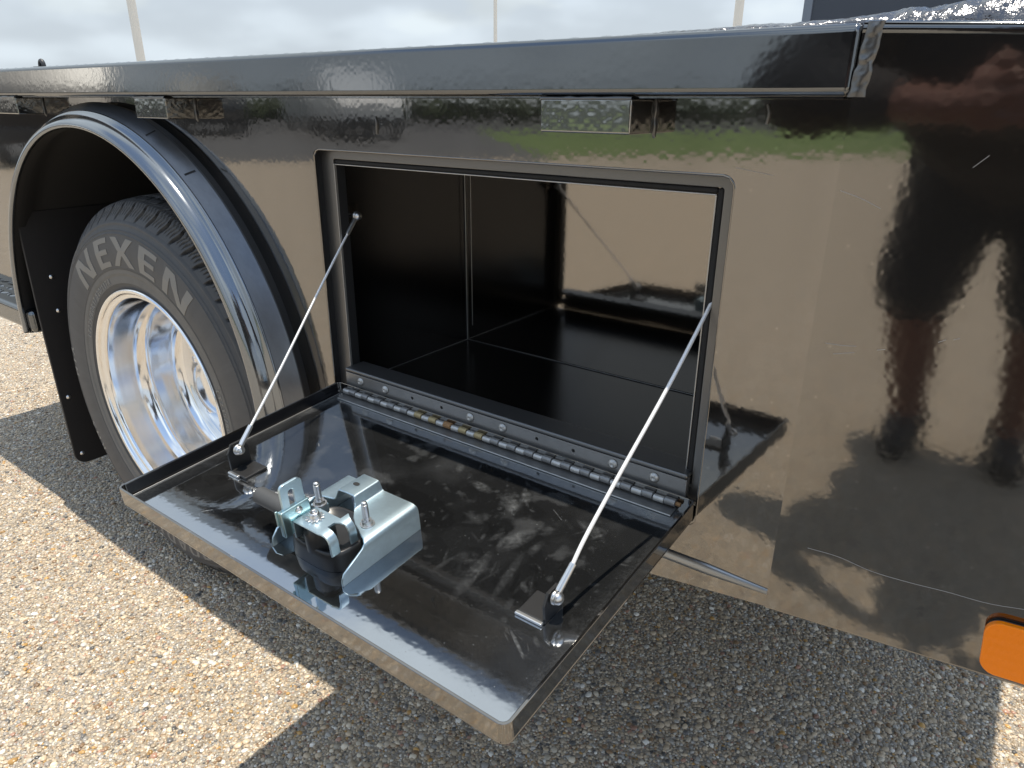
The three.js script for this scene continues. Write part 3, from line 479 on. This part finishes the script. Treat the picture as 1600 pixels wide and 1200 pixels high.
{ // latch: galvanised bracket, black paddle cup, cam plate with two hooks, slotted tab
  const F = -FL + 0.001, at = (u, v, h) => V(u, F + h, v);   // door-local point
  // bracket: bent sheet along a profile in (u, h); each strip runs from the back edge to its own front edge
  const prof = [[.246, 0, .300], [.246, .010, .297], [.246, .018, .290], [.2465, .026, .262], [.248, .0295, .243], [.251, .031, .236], [.262, .031, .232], [.2715, .031, .230], [.2738, .0325, .229], [.2752, .0365, .2275], [.2765, .0410, .2262], [.279, .0425, .2255], [.290, .0425, .2245], [.301, .0425, .2245], [.3035, .0410, .2252], [.305, .0365, .2265], [.3065, .0325, .2290], [.309, .031, .2330], [.318, .031, .2420], [.329, .031, .2490], [.337, .031, .2525], [.346, .031, .2575], [.353, .0308, .2605], [.358, .029, .2640], [.3605, .026, .2690], [.361, .018, .2860], [.361, .0125, .2960], [.361, .006, .2995], [.361, 0, .2995]];
  const T = 0.0024, vb = 0.189, N = prof.length - 1;
  const nrm = prof.map((p, i) => { const a = prof[Math.max(0, i - 1)], b = prof[Math.min(N, i + 1)]; let dx = b[0] - a[0], dy = b[1] - a[1]; const l = Math.hypot(dx, dy); return [-dy / l, dx / l]; });
  const outer = (i, t) => at(prof[i][0], vb + (prof[i][2] - vb) * t, prof[i][1]), innerP = (i, t) => at(prof[i][0] - nrm[i][0] * T, vb + (prof[i][2] - vb) * t, Math.max(0, prof[i][1] - nrm[i][1] * T));
  const K = 16, skin = f => grid(N, K, (u, v) => f(Math.round(u * N), v));
  const edge = (t) => grid(N, 4, (u, v) => { const i = Math.round(u * N); const o = outer(i, t), p = innerP(i, t), q = o.clone().lerp(p, v); q.z += (t > 0.5 ? 1 : -1) * 0.0009 * Math.sin(v * Math.PI); return q; });
  part('latch_bracket', [skin(outer), skin(innerP), edge(0), edge(1)], M.zinc, door);
  part('bracket_slot', [new THREE.SphereGeometry(1, 16, 8).scale(0.0045, 0.0004, 0.003).translate(0.287, F + 0.0428, 0.208)], M.liner, door);
  for (const [u, v] of [[0.268, 0.246], [0.3395, 0.2425]]) {
    part('threaded_stud', (() => { const g = [rod(at(u, v, 0.03), at(u, v, 0.058), 0.0031, 0.0031, 16), new THREE.SphereGeometry(0.0031, 14, 8).scale(1, 0.5, 1).translate(u, F + 0.058, v)]; for (let i = 0; i < 13; i++) g.push(new THREE.TorusGeometry(0.0031, 0.00055, 6, 18).rotateX(Math.PI / 2).translate(u, F + 0.040 + i * 0.0013, v)); return g; })(), M.steel, door);
    part('hex_nut', [new THREE.CylinderGeometry(0.0062, 0.0066, 0.005, 6).translate(u, F + 0.0338, v), new THREE.CylinderGeometry(0.0078, 0.008, 0.0013, 24).translate(u, F + 0.0318, v)], M.steel, door);
  }
  part('stud_pad', bx(0.258, 0.2735, F + 0.0, F + 0.0305, 0.238, 0.252, 0.002), M.zinc, door);
  // paddle cup
  const cup = (a, b, h, x, z, e) => grid(64, 1, (u, v) => V());
  const cupPts = (k, h) => { const out = []; for (let i = 0; i <= 72; i++) { const t = i / 72 * Math.PI * 2, c = Math.cos(t), s = Math.sin(t), ex = 2 / 3.4; out.push(at(0.3045 + 0.0415 * k * Math.sign(c) * Math.pow(Math.abs(c), ex), 0.2585 + (s > 0 ? 0.036 : 0.034) * k * Math.sign(s) * Math.pow(Math.abs(s), ex), h)); } return out; };
  const levels = [[1.03, 0], [1.02, .006], [1.0, .014], [.985, .0185], [.955, .0212], [.91, .0218], [.86, .0205], [.7, .0165], [.45, .0150], [.0, .0148]].map(([k, h]) => cupPts(Math.max(k, 0.001), h));
  part('paddle_cup', grid(72, levels.length - 1, (u, v) => levels[Math.round(v * (levels.length - 1))][Math.round(u * 72)]), M.plastic, door);
  part('cam_post', lathe([[0.0165, 0], [0.0162, 0.02], [0.0125, 0.0215], [0.0115, 0.031], [0, 0.031]], 32).translate(0.3075, F + 0.0145, 0.2785), M.plastic, door);
  // cam plate (flat, then two hooks curling down at its right end, a flange down at its left end)
  const HC = 0.0478, strip = (path, w0, w1, th = 0.0024) => { // path of (u, h) with v limits
    const n = path.length - 1, nn = path.map((p, i) => { const a = path[Math.max(0, i - 1)], b = path[Math.min(n, i + 1)], dx = b[0] - a[0], dy = b[1] - a[1], l = Math.hypot(dx, dy); return [-dy / l, dx / l]; });
    const f = (i, v, s) => at(path[i][0] - nn[i][0] * th * s, v, path[i][1] - nn[i][1] * th * s), lim = i => [path[i][2] ?? w0, path[i][3] ?? w1];
    const top = s => grid(n, 4, (a, b) => { const i = Math.round(a * n), [p, q] = lim(i); return f(i, p + (q - p) * b, s); });
    const side = k => grid(n, 3, (a, b) => { const i = Math.round(a * n), l = lim(i); const q = f(i, l[k], b); q.z += (k ? 1 : -1) * 0.0007 * Math.sin(b * Math.PI); return q; });
    const end = i => grid(4, 3, (a, b) => { const [p, q] = lim(i); return f(i, p + (q - p) * a, b); });
    return [top(0), top(1), side(0), side(1), end(0), end(n)];
  };
  const plate = strip([[.2868, .026], [.2866, .040], [.2873, .0452], [.2898, HC], [.30, HC], [.31, HC], [.322, HC], [.3275, HC]], 0.2655, 0.2945);
  const curl = (v0, v1, du) => strip([[.3275, HC, v0 - du, v1 + du], [.3325, HC, v0 - du * .4, v1 + du * .4], [.3375, HC - .0012], [.3412, HC - .0045], [.3430, HC - .0095], [.3430, HC - .015], [.3431, HC - .0195], [.3438, HC - .0235]], v0, v1);
  part('cam_plate', [...plate, ...curl(0.2835, 0.2935, 0.001), ...curl(0.2600, 0.2685, 0.005)], M.zinc, door);
  // star washer and hollow rivet
  const star = new THREE.Shape(); for (let i = 0; i < 48; i++) { const a = i / 48 * Math.PI * 2, rr = i % 4 < 2 ? 0.0098 : 0.0076; i ? star.lineTo(rr * Math.cos(a), rr * Math.sin(a)) : star.moveTo(rr * Math.cos(a), rr * Math.sin(a)); } star.closePath();
  part('star_washer', extr(star, 0.0012, 0.0002).rotateX(-Math.PI / 2).translate(0.305, F + HC + 0.0004, 0.2795), M.steel, door);
  part('pivot_rivet', lathe([[0, 0.002], [0.002, 0.002], [0.0026, 0.0062], [0.0048, 0.0058], [0.0056, 0.0035], [0.0062, 0.0015], [0.0062, 0]], 24).translate(0.305, F + HC + 0.0016, 0.2795), M.steel, door);
  // slotted tab standing on edge
  const tb = new THREE.Shape(); tb.moveTo(-0.0135, 0); tb.lineTo(0.0135, 0); tb.lineTo(0.0135, 0.024); tb.absarc(0.0075, 0.026, 0.006, 0, Math.PI / 2); tb.lineTo(-0.0075, 0.032); tb.absarc(-0.0075, 0.026, 0.006, Math.PI / 2, Math.PI); tb.closePath();
  const sl = new THREE.Path(); sl.absarc(-0.001, 0.020, 0.0036, 0, Math.PI); sl.absarc(-0.001, 0.004, 0.0036, Math.PI, Math.PI * 2); tb.holes.push(sl);
  part('slotted_tab', extr(tb, 0.0024, 0.0004).rotateY(Math.PI / 2).translate(0.2815, F + 0.0565, 0.2865), M.zinc, door);
  part('tab_clip', [bx(0.2795, 0.2865, F + 0.030, F + 0.0605, 0.2695, 0.305, 0.0014), bx(0.277, 0.2795, F + 0.0425, F + 0.0605, 0.3035, 0.3065, 0.001), bx(0.277, 0.2795, F + 0.0425, F + 0.0605, 0.268, 0.2708, 0.001)], M.zincTeal, door);
  part('clip_rivet', lathe([[0, 0.0022], [0.0022, 0.002], [0.004, 0.0008], [0.0042, 0], [0, 0]], 16).rotateZ(-Math.PI / 2).translate(0.2866, F + 0.0535, 0.284), M.steel, door);
  part('rod_sleeve', [lathe([[0, 0], [0.0085, 0], [0.0095, 0.001], [0.0095, 0.071], [0.0085, 0.072], [0, 0.072]], 28).rotateZ(-Math.PI / 2).translate(0.2085, F + 0.0405, 0.2795)], M.rubberGrey, door);
}

// ------------------------------------------------------------------ door stay cables
door.updateMatrixWorld(true); truck.updateMatrixWorld(true);
const dl = (u, h, v) => V(u, h - FL, v).applyMatrix4(door.matrix);
function stay(side) {
  const c = sub('stay_cable'), L = side < 0;
  const u = L ? 0.0785 : 0.557, vB = L ? 0.2235 : 0.2175;
  const low = dl(u + (L ? 0.004 : 0.0), L ? 0.030 : 0.025, vB), top = L ? V(0.0235, 0.8125, -0.050) : V(0.586, 0.812, -0.050);
  const dir = top.clone().sub(low).normalize(), a = low.clone().addScaledVector(dir, 0.012), b = top.clone().addScaledVector(dir, -0.012);
  const mid = k => a.clone().lerp(b, k);
  const pts = L ? [a, mid(.3).add(V(0.002, 0, 0)), mid(.7), b] : [a, mid(.05), mid(.12).add(V(-0.001, 0.001, 0)), mid(.3).add(V(-0.001, -0.001, 0.0015)), mid(.62).add(V(0.001, -0.001, 0)), b];
  part('wire', tube(pts, L ? 0.0017 : 0.0020, 60, 12), M.cable, c);
  for (const [p, s] of [[low, 1], [top, -1]]) {
    const d = dir.clone().multiplyScalar(s);
    part('ferrule', [rod(p.clone().addScaledVector(d, 0.006), p.clone().addScaledVector(d, 0.034), 0.0036, 0.0032, 16), new THREE.TorusGeometry(0.0052, 0.0022, 10, 24).rotateY(Math.PI / 2).translate(p.x, p.y, p.z)], M.steel, c);
    part('screw_head', lathe([[0, 0.0055], [0.0025, 0.0053], [0.0052, 0.0035], [0.0062, 0.001], [0.0062, 0], [0.003, 0], [0.003, -0.008], [0, -0.008]], 22).rotateZ(L || s > 0 ? -Math.PI / 2 : Math.PI / 2).translate(p.x + (L || s > 0 ? 0.0025 : -0.0025), p.y, p.z), M.steel, c);
  }
  // folded bracket on the door floor
  const bw = 0.0145, hb = L ? 0.0375 : 0.031, leafG = new THREE.Shape(); leafG.moveTo(-bw, 0); leafG.lineTo(bw, 0); leafG.lineTo(bw, hb - 0.011); leafG.lineTo(bw * 0.55, hb); leafG.lineTo(-bw * 0.55, hb); leafG.lineTo(-bw, hb - 0.011); leafG.closePath();
  const G = [extr(leafG, 0.0022, 0.0004).rotateY(Math.PI / 2).translate(L ? u - 0.0035 : u - 0.0055, -FL + 0.001, vB - 0.002), bx(L ? u - 0.003 : u - 0.033, L ? u + 0.03 : u - 0.003, -FL + 0.001, -FL + 0.0042, vB - 0.018, vB + 0.014, 0.0012, 3)];
  part('stay_bracket', G, M.plastic, door);
  part('bracket_edge', bx(L ? u - 0.003 : u - 0.034, L ? u + 0.018 : u - 0.004, -FL + 0.0012, -FL + 0.0042, vB + 0.0135, vB + 0.018, 0.001, 2), M.steel, door);
  part('wall_bracket', [bx(L ? 0.0055 : 0.5965, L ? 0.0085 : 0.5995, top.y - 0.016, top.y + 0.016, top.z - 0.016, top.z + 0.016, 0.001, 2), rod(V(L ? 0.006 : 0.599, top.y, top.z), V(top.x, top.y, top.z), 0.004)], M.blackBox, c);
}
stay(-1); stay(1);

// ------------------------------------------------------------------ dark box standing on the deck
{
  const t = thing('deck_box', 'dark grey steel box on the truck deck behind the glinting deck edge', 'box');
  t.position.set(0.287, 1.0237, -1.9);
  part('box_body', bx(0, 0.67, 0, 0.44, 0, 0.7, 0.01, 3), M.deckbox, t);
  part('box_lid', bx(-0.01, 0.68, 0.442, 0.5, -0.01, 0.71, 0.012, 3), M.deckbox, t);
  part('corner_angle', bx(-0.004, 0.016, 0.002, 0.438, 0.685, 0.705, 0.003, 2), std(C(0.22, 0.24, 0.28), 0.4, 0.3), t);
  part('latch', bx(0.32, 0.37, 0.36, 0.46, 0.703, 0.713, 0.004, 2), M.steel, t);
}
// ------------------------------------------------------------------ light poles behind the truck
{
  const make = () => {
    const p = new THREE.Group();
    part('pole', rod(V(0, 0.6, 0), V(0, 9.5, 0), 0.064, 0.05, 24), M.pole, p);
    part('pole_base', lathe([[0, 0], [0.3, 0], [0.3, 0.58], [0.28, 0.6], [0, 0.6]], 28), M.concrete, p);
    part('lamp_head', [bx(0.05, 0.75, 9.35, 9.45, -0.15, 0.15, 0.03, 3)], M.pole, p);
    return p;
  };
  const proto = make(), L = ['thin pale light pole leaning in view above the left end of the bed', 'slender pale light pole above the middle of the truck rail', 'wide pale light pole nearest the dark box on the deck'];
  [[209.5, 13.0], [770.5, 26], [1146.5, 11.5]].forEach(([px, d], i) => {
    const o = i ? proto.clone() : proto; o.name = numbered('light_pole'); scene.add(o); tag(o, L[i], 'light pole', 'light poles in the car park behind the truck');
    const az = Math.atan((px - 800) / (FPX * Math.cos(PITCH) + 545 * Math.sin(PITCH))) - YAW; o.position.set(CAM.x + d * Math.sin(az), 0, CAM.z - d * Math.cos(az));
  });
}
// ------------------------------------------------------------------ person taking the picture (seen mirrored in the paint)
function sdfMesh(bones, k, cell, pad = 0.03, extra = null) { // bones: [a, b, ra, rb]; smooth union of tapered capsules
  const lo = V(1e9, 1e9, 1e9), hi = V(-1e9, -1e9, -1e9);
  for (const [a, b, ra, rb] of bones) { for (const [p, r] of [[a, ra], [b, rb]]) { lo.min(p.clone().subScalar(r + pad)); hi.max(p.clone().addScalar(r + pad)); } }
  const size = hi.clone().sub(lo), L = Math.max(size.x, size.y, size.z), c = lo.clone().add(hi).multiplyScalar(0.5), n = Math.min(150, Math.max(20, Math.ceil(L / cell)));
  const mc = new MarchingCubes(n, new THREE.MeshBasicMaterial(), false, false, 400000), f = mc.field, h = n / 2, st = L / n;
  const B = bones.map(([a, b, ra, rb]) => { const d = b.clone().sub(a); return [a.x, a.y, a.z, d.x, d.y, d.z, Math.max(1e-9, d.lengthSq()), ra, rb]; });
  for (let z = 0; z < n; z++) for (let y = 0; y < n; y++) for (let x = 0; x < n; x++) {
    const px = c.x + (x - h) * st, py = c.y + (y - h) * st, pz = c.z + (z - h) * st; let s = 0, m = 1e9;
    for (const q of B) { const ax = px - q[0], ay = py - q[1], az = pz - q[2]; let t = (ax * q[3] + ay * q[4] + az * q[5]) / q[6]; t = t < 0 ? 0 : t > 1 ? 1 : t; const dx = ax - t * q[3], dy = ay - t * q[4], dz = az - t * q[5], d = Math.sqrt(dx * dx + dy * dy + dz * dz) - (q[7] + (q[8] - q[7]) * t); if (d < m) m = d; if (d < 0.12) s += Math.exp(-d / k); }
    let v = s > 0 && m < 0.1 ? -k * Math.log(s) : m; if (extra) v = extra(v, px, py, pz); f[x + y * n + z * n * n] = -v;
  }
  mc.isolation = 0; mc.update();
  const g = new THREE.BufferGeometry(), P = mc.positionArray.slice(0, mc.count * 3), N = mc.normalArray.slice(0, mc.count * 3);
  for (let i = 0; i < P.length; i += 3) { P[i] = c.x + P[i] * L / 2; P[i + 1] = c.y + P[i + 1] * L / 2; P[i + 2] = c.z + P[i + 2] * L / 2; const l = Math.hypot(N[i], N[i + 1], N[i + 2]) || 1; N[i] /= l; N[i + 1] /= l; N[i + 2] /= l; }
  g.setAttribute('position', new THREE.BufferAttribute(P, 3)); g.setAttribute('normal', new THREE.BufferAttribute(N, 3));
  const a = V(), b = V(), d = V(), nn = V(); a.fromArray(P, 0); b.fromArray(P, 3); d.fromArray(P, 6); nn.fromArray(N, 0);
  if (b.sub(a).cross(d.sub(a)).dot(nn) < 0) for (let i = 0; i < P.length; i += 9) for (let q = 0; q < 3; q++) { let t = P[i + 3 + q]; P[i + 3 + q] = P[i + 6 + q]; P[i + 6 + q] = t; t = N[i + 3 + q]; N[i + 3 + q] = N[i + 6 + q]; N[i + 6 + q] = t; }
  return g;
}
{
  const skin = std(C(0.125, 0.055, 0.04), 0.5, 0), shirt = std(C(0.022, 0.020, 0.022), 0.9, 0), shorts = std(C(0.016, 0.018, 0.024), 0.9, 0), shoe = std(C(0.02, 0.02, 0.022), 0.6, 0), hair = std(C(0.012, 0.010, 0.009), 0.7, 0);
  const p = thing('person', 'person in dark shirt and shorts bending forward with a phone, mirrored in the paint', 'person');
  const hipL = V(0.655, 0.86, 1.56), hipR = V(0.865, 0.86, 1.56), kneeL = V(0.595, 0.49, 1.64), kneeR = V(0.895, 0.49, 1.66), ankL = V(0.635, 0.09, 1.74), ankR = V(0.895, 0.09, 1.78);
  const chest = V(0.77, 1.12, 1.20), shL = V(0.565, 1.235, 1.02), shR = V(0.975, 1.235, 1.02), elL = V(0.385, 0.985, 0.945), elR = V(1.125, 1.03, 0.915), wrL = V(0.680, 0.968, 0.785), wrR = V(0.985, 0.955, 0.785);
  const limbs = [[hipL, kneeL, 0.10, 0.068], [kneeL, ankL, 0.068, 0.042], [kneeL.clone().lerp(ankL, .1), kneeL.clone().lerp(ankL, .5).add(V(0, 0, .02)), .062, .055], [hipR, kneeR, 0.10, 0.068], [kneeR, ankR, 0.068, 0.042], [kneeR.clone().lerp(ankR, .1), kneeR.clone().lerp(ankR, .5).add(V(0, 0, .02)), .062, .055],
    [ankL, V(0.62, 0.04, 1.62), .036, .028], [ankR, V(0.91, 0.04, 1.66), .036, .028],
    [shL, elL, 0.052, 0.040], [elL, wrL, 0.041, 0.027], [shR, elR, 0.052, 0.040], [elR, wrR, 0.041, 0.027]];
  const trunk = [[V(0.70, 0.90, 1.54), V(0.82, 0.90, 1.54), .135, .135], [V(0.76, 0.94, 1.50), chest, .165, .165], [V(0.66, 1.14, 1.12), V(0.88, 1.14, 1.12), .13, .13], [shL, shR, .07, .07], [V(0.785, 1.22, 1.02), V(0.795, 1.30, 0.95), .07, .056], [V(0.79, 1.28, 0.97), V(0.80, 1.345, 0.90), .055, .052]];
  const hd = V(0.81, 1.405, 0.855);
  const headB = [[hd.clone().add(V(0, .03, .025)), hd.clone().add(V(0, .025, -.03)), .088, .080], [hd.clone().add(V(0, -.03, -.035)), hd.clone().add(V(0, -.075, -.062)), .062, .042], [hd.clone().add(V(0, 0.005, -.1)), hd.clone().add(V(0, -.03, -.122)), .009, .014], [hd.clone().add(V(-.02, -.062, -.1)), hd.clone().add(V(.02, -.062, -.1)), .009, .009], [hd.clone().add(V(-.088, -.01, .005)), hd.clone().add(V(-.09, .02, .012)), .012, .014], [hd.clone().add(V(.088, -.01, .005)), hd.clone().add(V(.09, .02, .012)), .012, .014], [hd.clone().add(V(0, -.06, 0)), V(0.80, 1.335, 0.905), .05, .052]];
  const hand = (w, dir, side, palm) => { // five fingers closing round the phone's edge
    const d = dir.clone().normalize(), u = palm.clone().normalize(), o = side.clone().normalize(), out = [], pt = (a, b, c) => w.clone().addScaledVector(d, a).addScaledVector(o, b).addScaledVector(u, c);
    out.push([pt(0, 0, 0), pt(.05, 0, 0), .026, .024], [pt(.04, -.026, 0), pt(.082, -.030, 0), .015, .013], [pt(.04, .026, 0), pt(.08, .026, 0), .015, .013], [pt(.05, 0, 0), pt(.084, -.004, 0), .018, .014]);
    [[-.031, .036], [-.0105, .041], [.010, .038], [.029, .030]].forEach(([s, l]) => { const a = pt(.084, s, 0), b = pt(.084 + l * .75, s, .012), c = pt(.084 + l * 1.0, s, .012 + l * .62), e = pt(.084 + l * .86, s, .014 + l * 1.05); out.push([a, b, .0098, .0092], [b, c, .0092, .0085], [c, e, .0085, .0072]); });
    const t0 = pt(.028, -.030, .006), t1 = pt(.058, -.056, .022), t2 = pt(.086, -.052, .034); out.push([t0, t1, .014, .0108], [t1, t2, .0105, .0085]); return out;
  };
  const phoneC = V(0.868, 0.968, 0.690);
  const hl = hand(wrL, V(0.83, 0.12, -0.30), V(0.1, -1, 0.0), V(-0.1, 0.0, -1).multiplyScalar(-1)), hr = hand(wrR, V(-0.70, 0.15, -0.42), V(0.1, -1, 0), V(0, 0, -1).multiplyScalar(-1));
  part('body', [sdfMesh([...limbs, ...trunk], 0.014, 0.0115), sdfMesh(headB, 0.008, 0.0038, 0.012), sdfMesh(hl, 0.0028, 0.003, 0.01), sdfMesh(hr, 0.0028, 0.003, 0.01)], skin, p);
  const fat = (b, r) => b.map(([a, c, ra, rb]) => [a, c, ra + r, rb + r]);
  part('shirt', sdfMesh([...fat(trunk.slice(0, 5).map((b, i) => i === 4 ? [b[0], V(0.79, 1.275, 0.975), .072, .056] : b), 0.014), [shL, shL.clone().lerp(elL, .95), .078, .072], [shR, shR.clone().lerp(elR, .95), .078, .072], [V(0.66, 0.98, 1.36), V(0.88, 0.98, 1.36), .15, .15], [elL, elL.clone().lerp(wrL, .62), .072, .05], [elR, elR.clone().lerp(wrR, .62), .072, .05], [V(0.60, 1.05, 1.12), V(0.94, 1.05, 1.12), .13, .13]], 0.02, 0.012), shirt, p);
  part('shorts', sdfMesh([[V(0.70, 0.89, 1.55), V(0.82, 0.89, 1.55), .15, .15], [hipL, hipL.clone().lerp(kneeL, .92), .122, .108], [hipR, hipR.clone().lerp(kneeR, .92), .122, .108]], 0.02, 0.01), shorts, p);
  for (const [a, x] of [[ankL, -0.012], [ankR, 0.012]]) part('shoe', sdfMesh([[V(a.x, 0.045, a.z + 0.035), V(a.x + x, 0.04, a.z - 0.14), .046, .04], [V(a.x, .06, a.z + .02), V(a.x, 0.11, a.z + 0.012), .048, .045], [V(a.x + x, 0.05, a.z - 0.06), V(a.x, 0.085, a.z - .01), .042, .045]], 0.012, 0.006, 0.02, (v, x, y) => Math.max(v, 0.004 - y)), shoe, p);
  part('hair', sdfMesh([[hd.clone().add(V(0, .045, .035)), hd.clone().add(V(0, .055, -.02)), .092, .08], [hd.clone().add(V(0, .0, .06)), hd.clone().add(V(0, .045, .05)), .07, .085]], 0.008, 0.005), hair, p);
  for (const e of [-1, 1]) part('eye', new THREE.SphereGeometry(0.012, 14, 10).translate(hd.x + e * 0.032, hd.y + 0.002, hd.z - 0.096), std(C(0.5, 0.48, 0.45), 0.3, 0), p);
  const ph = thing('phone', 'dark phone held level in both hands to take the photo', 'phone');
  ph.position.copy(CAM).add(V(0.030, 0.0, 0.0285)); ph.rotation.set(-PITCH, YAW, 0, 'YXZ');
  part('phone_body', extr(roundRect(-0.078, 0.078, -0.037, 0.037, 0.009), 0.006, 0.001), std(C(0.02, 0.02, 0.022), 0.35, 0.2), ph);
  part('phone_screen', extr(roundRect(-0.075, 0.075, -0.034, 0.034, 0.007), 0.0004).translate(0, 0, 0.0074), std(C(0.02, 0.02, 0.022), 0.1, 0), ph);
}
// ------------------------------------------------------------------ cars parked behind the photographer, seen mirrored
function makeCar(name, label, paint, prof, glass) {
  const c = thing(name, label, 'car', 'vehicles parked across the car park'), W = 1.86;
  const s = new THREE.Shape(); prof.forEach(([x, y], i) => i ? s.lineTo(x, y) : s.moveTo(x, y)); s.closePath();
  for (const wx of [-1.4, 1.4]) { }
  part('body', extr(s, W - 0.16, 0.08, 6).translate(0, 0, -W / 2 + 0.08), std(paint, 0.25, 0.1), c);
  for (const e of [-1, 1]) glass.forEach(q => { const g = new THREE.Shape(); q.forEach(([x, y], i) => i ? g.lineTo(x, y) : g.moveTo(x, y)); g.closePath(); part('side_window', extr(g, 0.012).translate(0, 0, e > 0 ? W / 2 - 0.006 : -W / 2 - 0.006), std(C(0.02, 0.022, 0.025), 0.06, 0), c); });
  for (const wx of [-1.42, 1.42]) for (const e of [-1, 1]) { const w = new THREE.Group(); w.name = 'wheel'; c.add(w); w.position.set(wx, 0.34, e * (W / 2 - 0.1)); part('tyre', new THREE.TorusGeometry(0.26, 0.085, 12, 32).scale(1, 1, 1.25), M.tyre, w); part('rim', rod(V(0, 0, -0.09), V(0, 0, 0.09), 0.2, 0.2, 24), M.alu, w); }
  part('bumper', bx(-2.42, -2.28, 0.35, 0.6, -0.85, 0.85, 0.05), M.satin, c); part('bumper', bx(2.28, 2.42, 0.35, 0.6, -0.85, 0.85, 0.05), M.satin, c);
  return c;
}
{
  const suv = [[-2.3, .32], [2.3, .32], [2.34, .75], [2.2, 1.0], [1.15, 1.1], [.55, 1.66], [-1.95, 1.72], [-2.3, 1.1]], suvG = [[[.95, 1.12], [.48, 1.58], [-.35, 1.62], [-.35, 1.12]], [[-.45, 1.12], [-.45, 1.62], [-1.85, 1.64], [-2.1, 1.14]]];
  const pick = [[-2.5, .5], [2.4, .5], [2.42, .9], [2.25, 1.1], [1.25, 1.18], [.65, 1.8], [-.7, 1.84], [-.85, 1.22], [-2.5, 1.2]], pickG = [[[1.0, 1.2], [.58, 1.7], [-.05, 1.74], [-.05, 1.2]], [[-.12, 1.2], [-.12, 1.74], [-.62, 1.74], [-.75, 1.24]]];
  const L = [
    ['parked_pickup', 'white pickup parked far off, mirrored at the left of the black skirt', C(.75, .76, .77), pick, pickG, -16.4, 14.6, 0.5],
    ['parked_car', 'dark grey estate car parked beside the white pickup across the car park', C(.04, .045, .05), suv, suvG, -21.5, 13.0, 0.45],
    ['parked_car', 'silver estate car parked between the white pickup and the lawn', C(.45, .47, .48), suv, suvG, -22.5, 18.4, 0.4],
    ['parked_pickup', 'black pickup parked farthest left across the car park', C(.02, .02, .024), pick, pickG, -13.6, 5.4, 0.5]];
  for (const [n, l, c, p, g, x, z, a] of L) { const o = makeCar(n, l, c, p, g); o.position.set(x, 0, z); o.rotation.y = a; }
}

renderer.setSize(1024, 768);
renderer.render(scene, camera);
